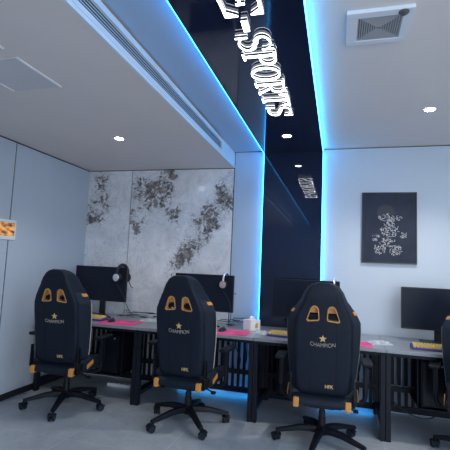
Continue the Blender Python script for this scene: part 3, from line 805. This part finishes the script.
        # orange corner tab at the rear of the seat, wrapped round the corner
        bm = NB(); add_box(bm, s*.190-.022, s*.190+.022, -.276, -.215, .352, .424, bev=.010, seg=3); obj('corner_tab', bm, 'orange', t, label='orange corner of the seat')
        # recline hinge bracket
        bm = NB(); add_prism(bm, [(-.215, .37), (-.11, .385), (-.10, .42), (-.195, .45), (-.215, .60), (-.24, .60), (-.245, .42)], s*.236-.006, s*.236+.006, 'x')
        hg = obj('hinge_bracket', bm, 'chair_metal', t)
        bm = NB(); add_lathe(bm, [(.036, -.006), (.034, .006), (.018, .010)], mtx=Matrix.Translation((s*.247, -.195, .425)) @ Matrix.Rotation(s*PI/2, 4, 'Y')); obj('hinge_cap', bm, 'chair_plastic', hg)
        # armrest
        bm = NB()
        add_tube(bm, smooth_path([(s*.14, .02, .345), (s*.26, .02, .343), (s*.322, .02, .375), (s*.332, .02, .45)], 5), .017, n=10)
        add_box(bm, s*.334-.017, s*.334+.017, -.014, .050, .44, .655, bev=.006)
        ar = obj('armrest', bm, 'chair_plastic', t)
        bm = NB(); add_box(bm, s*.340-.042, s*.340+.042, -.10, .145, .653, .682, bev=.012, seg=3); obj('arm_pad', bm, 'chair_plastic', ar)
    # mechanism, gas lift, base
    bm = NB(); add_box(bm, -.10, .10, -.12, .14, .312, .352, bev=.006); add_box(bm, -.15, .15, -.16, -.12, .330, .352, bev=.003); add_box(bm, -.15, .15, .14, .18, .330, .352, bev=.003)
    mech = obj('tilt_mechanism', bm, 'chair_metal', t)
    bm = NB(); add_tube(bm, [(.09, -.02, .328), (.20, -.05, .324), (.245, -.06, .310)], .006, n=8); add_box(bm, .235, .275, -.085, -.045, .298, .318, bev=.006); obj('tilt_lever', bm, 'chair_plastic', mech)
    bm = NB(); add_lathe(bm, [(.030, .10), (.030, .215), (.026, .218), (.026, .27), (.020, .272), (.020, .315)], n=20); obj('gas_lift', bm, 'chair_metal', t)
    bm = NB(); add_lathe(bm, [(.040, .085), (.052, .095), (.052, .135), (.040, .150), (.032, .152)], n=24)
    for k in range(5):
        a = 2*PI*k/5+PI/2; R_ = Matrix.Rotation(a, 4, 'Z'); rings = []
        for r, zc, w, h_ in ((.03, .118, .030, .026), (.10, .124, .029, .024), (.18, .120, .026, .021), (.26, .104, .023, .018), (.330, .090, .021, .015), (.365, .084, .018, .013)):
            rings.append([R_ @ Vector((r, w*x, zc+h_*z)) for x, z in ((-1, -.8), (1, -.8), (1.0, .2), (.62, 1), (-.62, 1), (-1.0, .2))])
        loft(bm, rings)
    base = obj('star_base', bm, 'chair_plastic', t)
    for k in range(5):
        a = 2*PI*k/5+PI/2
        bm = NB()
        add_lathe(bm, [(.009, .045), (.009, .080)], n=10)
        add_prism(bm, [(-.012, .018), (.006, .046), (.020, .064), (.034, .060), (.040, .046), (.030, .030), (.010, .012)], -.0075, .0075, 'y')
        # hood
        rings = [[Vector((.020+(.035)*math.cos(q), yy, .032+.035*math.sin(q))) for q in [math.radians(20+14*j) for j in range(11)]] + [Vector((.020+.026*math.cos(q), yy, .032+.026*math.sin(q))) for q in [math.radians(160-14*j) for j in range(11)]] for yy in (-.030, .030)]
        loft(bm, rings)
        c = obj('caster', bm, 'chair_plastic', base, loc=(.348*math.cos(a), .348*math.sin(a), 0), rot=(0, 0, a+.9*(k-2)))
        bm = NB()
        for s in (-1, 1):
            add_lathe(bm, [(.010, -.009), (.024, -.010), (.030, -.006), (.030, .006), (.024, .010), (.010, .009)], n=20, mtx=Matrix.Translation((.020, s*.0185, .030)) @ Matrix.Rotation(PI/2, 4, 'X'))
        wl = obj('wheel', bm, 'chair_side', base, loc=c.location, rot=c.rotation_euler)
    return t
# wheels belong to the base, next to the caster they turn in (thing > part > sub-part)
chair_specs = [((-2.475, 3.525, 0), 4, 51.5, 'black gaming chair next to the left wall, leftmost of the row'),
               ((-1.262, 3.575, 0), -3, 5, 'black gaming chair in front of the marble wall desk'),
               ((-.11, 3.547, 0), 1, 25, 'black gaming chair in front of the black glass panel'),
               ((1.085, 3.66, 0), -14, 4, 'black gaming chair cut off by the right edge of the photo')]
chairs = []
for i, (loc, rz, rb, lab) in enumerate(chair_specs):
    if i == 0:
        ch = make_chair(lab); ch.location = loc; ch.rotation_euler = (0, 0, math.radians(rz)); proto = ch
    else:
        ch = copy_thing(proto, loc, math.radians(rz), lab)
    chairs.append((ch, rb))
for ch, rb in chairs:
    for o in ch.children:
        if o.name.startswith('star_base'): o.rotation_euler = (0, 0, math.radians(rb))

# ------------------------------------------------------------------ light
def area(x, y, z, sx_, sy, e_, col, rot=(0, 0, 0)):
    L = bpy.data.lights.new('added fill light', 'AREA'); L.shape = 'RECTANGLE'; L.size = sx_; L.size_y = sy; L.energy = e_; L.color = col  # every light made here is an unseen fill added for brightness
    o = bpy.data.objects.new('added_fill_light', L); C.objects.link(o); o.location = (x, y, z); o.rotation_euler = rot
struct('added_fill_frame_1', (lambda b: (add_box(b, .5, 3.1, YF, YF+.06, .55, .62), add_box(b, .5, 3.1, YF, YF+.06, 2.38, 2.45), add_box(b, .5, .57, YF, YF+.06, .62, 2.38), add_box(b, 3.03, 3.1, YF, YF+.06, .62, 2.38), add_box(b, 1.77, 1.83, YF, YF+.06, .62, 2.38), b)[-1])(NB()), 'frame', smooth=0)  # frame of an invented window, added out of view to light the room
M['added_glow'] = mat('bright added glow pane', (.8, .8, .8), .4, emit=(.75, .87, 1), estr=1.0)
struct('added_fill_pane_1', box1(.57, 3.03, YF+.001, YF+.02, .62, 2.38), 'added_glow', smooth=0)  # added glowing pane behind the camera, brightens the room
area(1.8, YF+.08, 1.5, 2.4, 1.7, 50, (.80, .89, 1.0), (PI/2, 0, 0))  # fill added just in front of the invented pane
area(2.2, .6, ZH-.02, 1.2, 2.2, 46, (.80, .89, 1.0))  # fill added under the ceiling out of view, no known fitting there
w = bpy.data.worlds.new('world'); S.world = w; w.use_nodes = True
w.node_tree.nodes['Background'].inputs[0].default_value = (.25, .4, .7, 1); w.node_tree.nodes['Background'].inputs[1].default_value = .05

# ------------------------------------------------------------------ camera
f, ya, pi_, ro, H = 412.69, -.270985, .0979026, .0427299, 1.39
fw = Vector((math.sin(ya)*math.cos(pi_), math.cos(ya)*math.cos(pi_), math.sin(pi_)))
r0 = Vector((math.cos(ya), -math.sin(ya), 0)); u0 = r0.cross(fw)
rt = r0*math.cos(ro)+u0*math.sin(ro); up = -r0*math.sin(ro)+u0*math.cos(ro)
cd = bpy.data.cameras.new('camera'); cd.sensor_fit = 'HORIZONTAL'; cd.sensor_width = 36; cd.lens = 36*f/450; cd.clip_start = .02
co = bpy.data.objects.new('camera', cd); C.objects.link(co)
co.matrix_world = Matrix(((rt.x, up.x, -fw.x, 0), (rt.y, up.y, -fw.y, 0), (rt.z, up.z, -fw.z, H), (0, 0, 0, 1)))
S.camera = co
S.view_settings.view_transform = 'Standard'; S.view_settings.look = 'None'
S.view_settings.gamma = 1; S.view_settings.use_curve_mapping = False
S.view_settings.exposure = 0.9
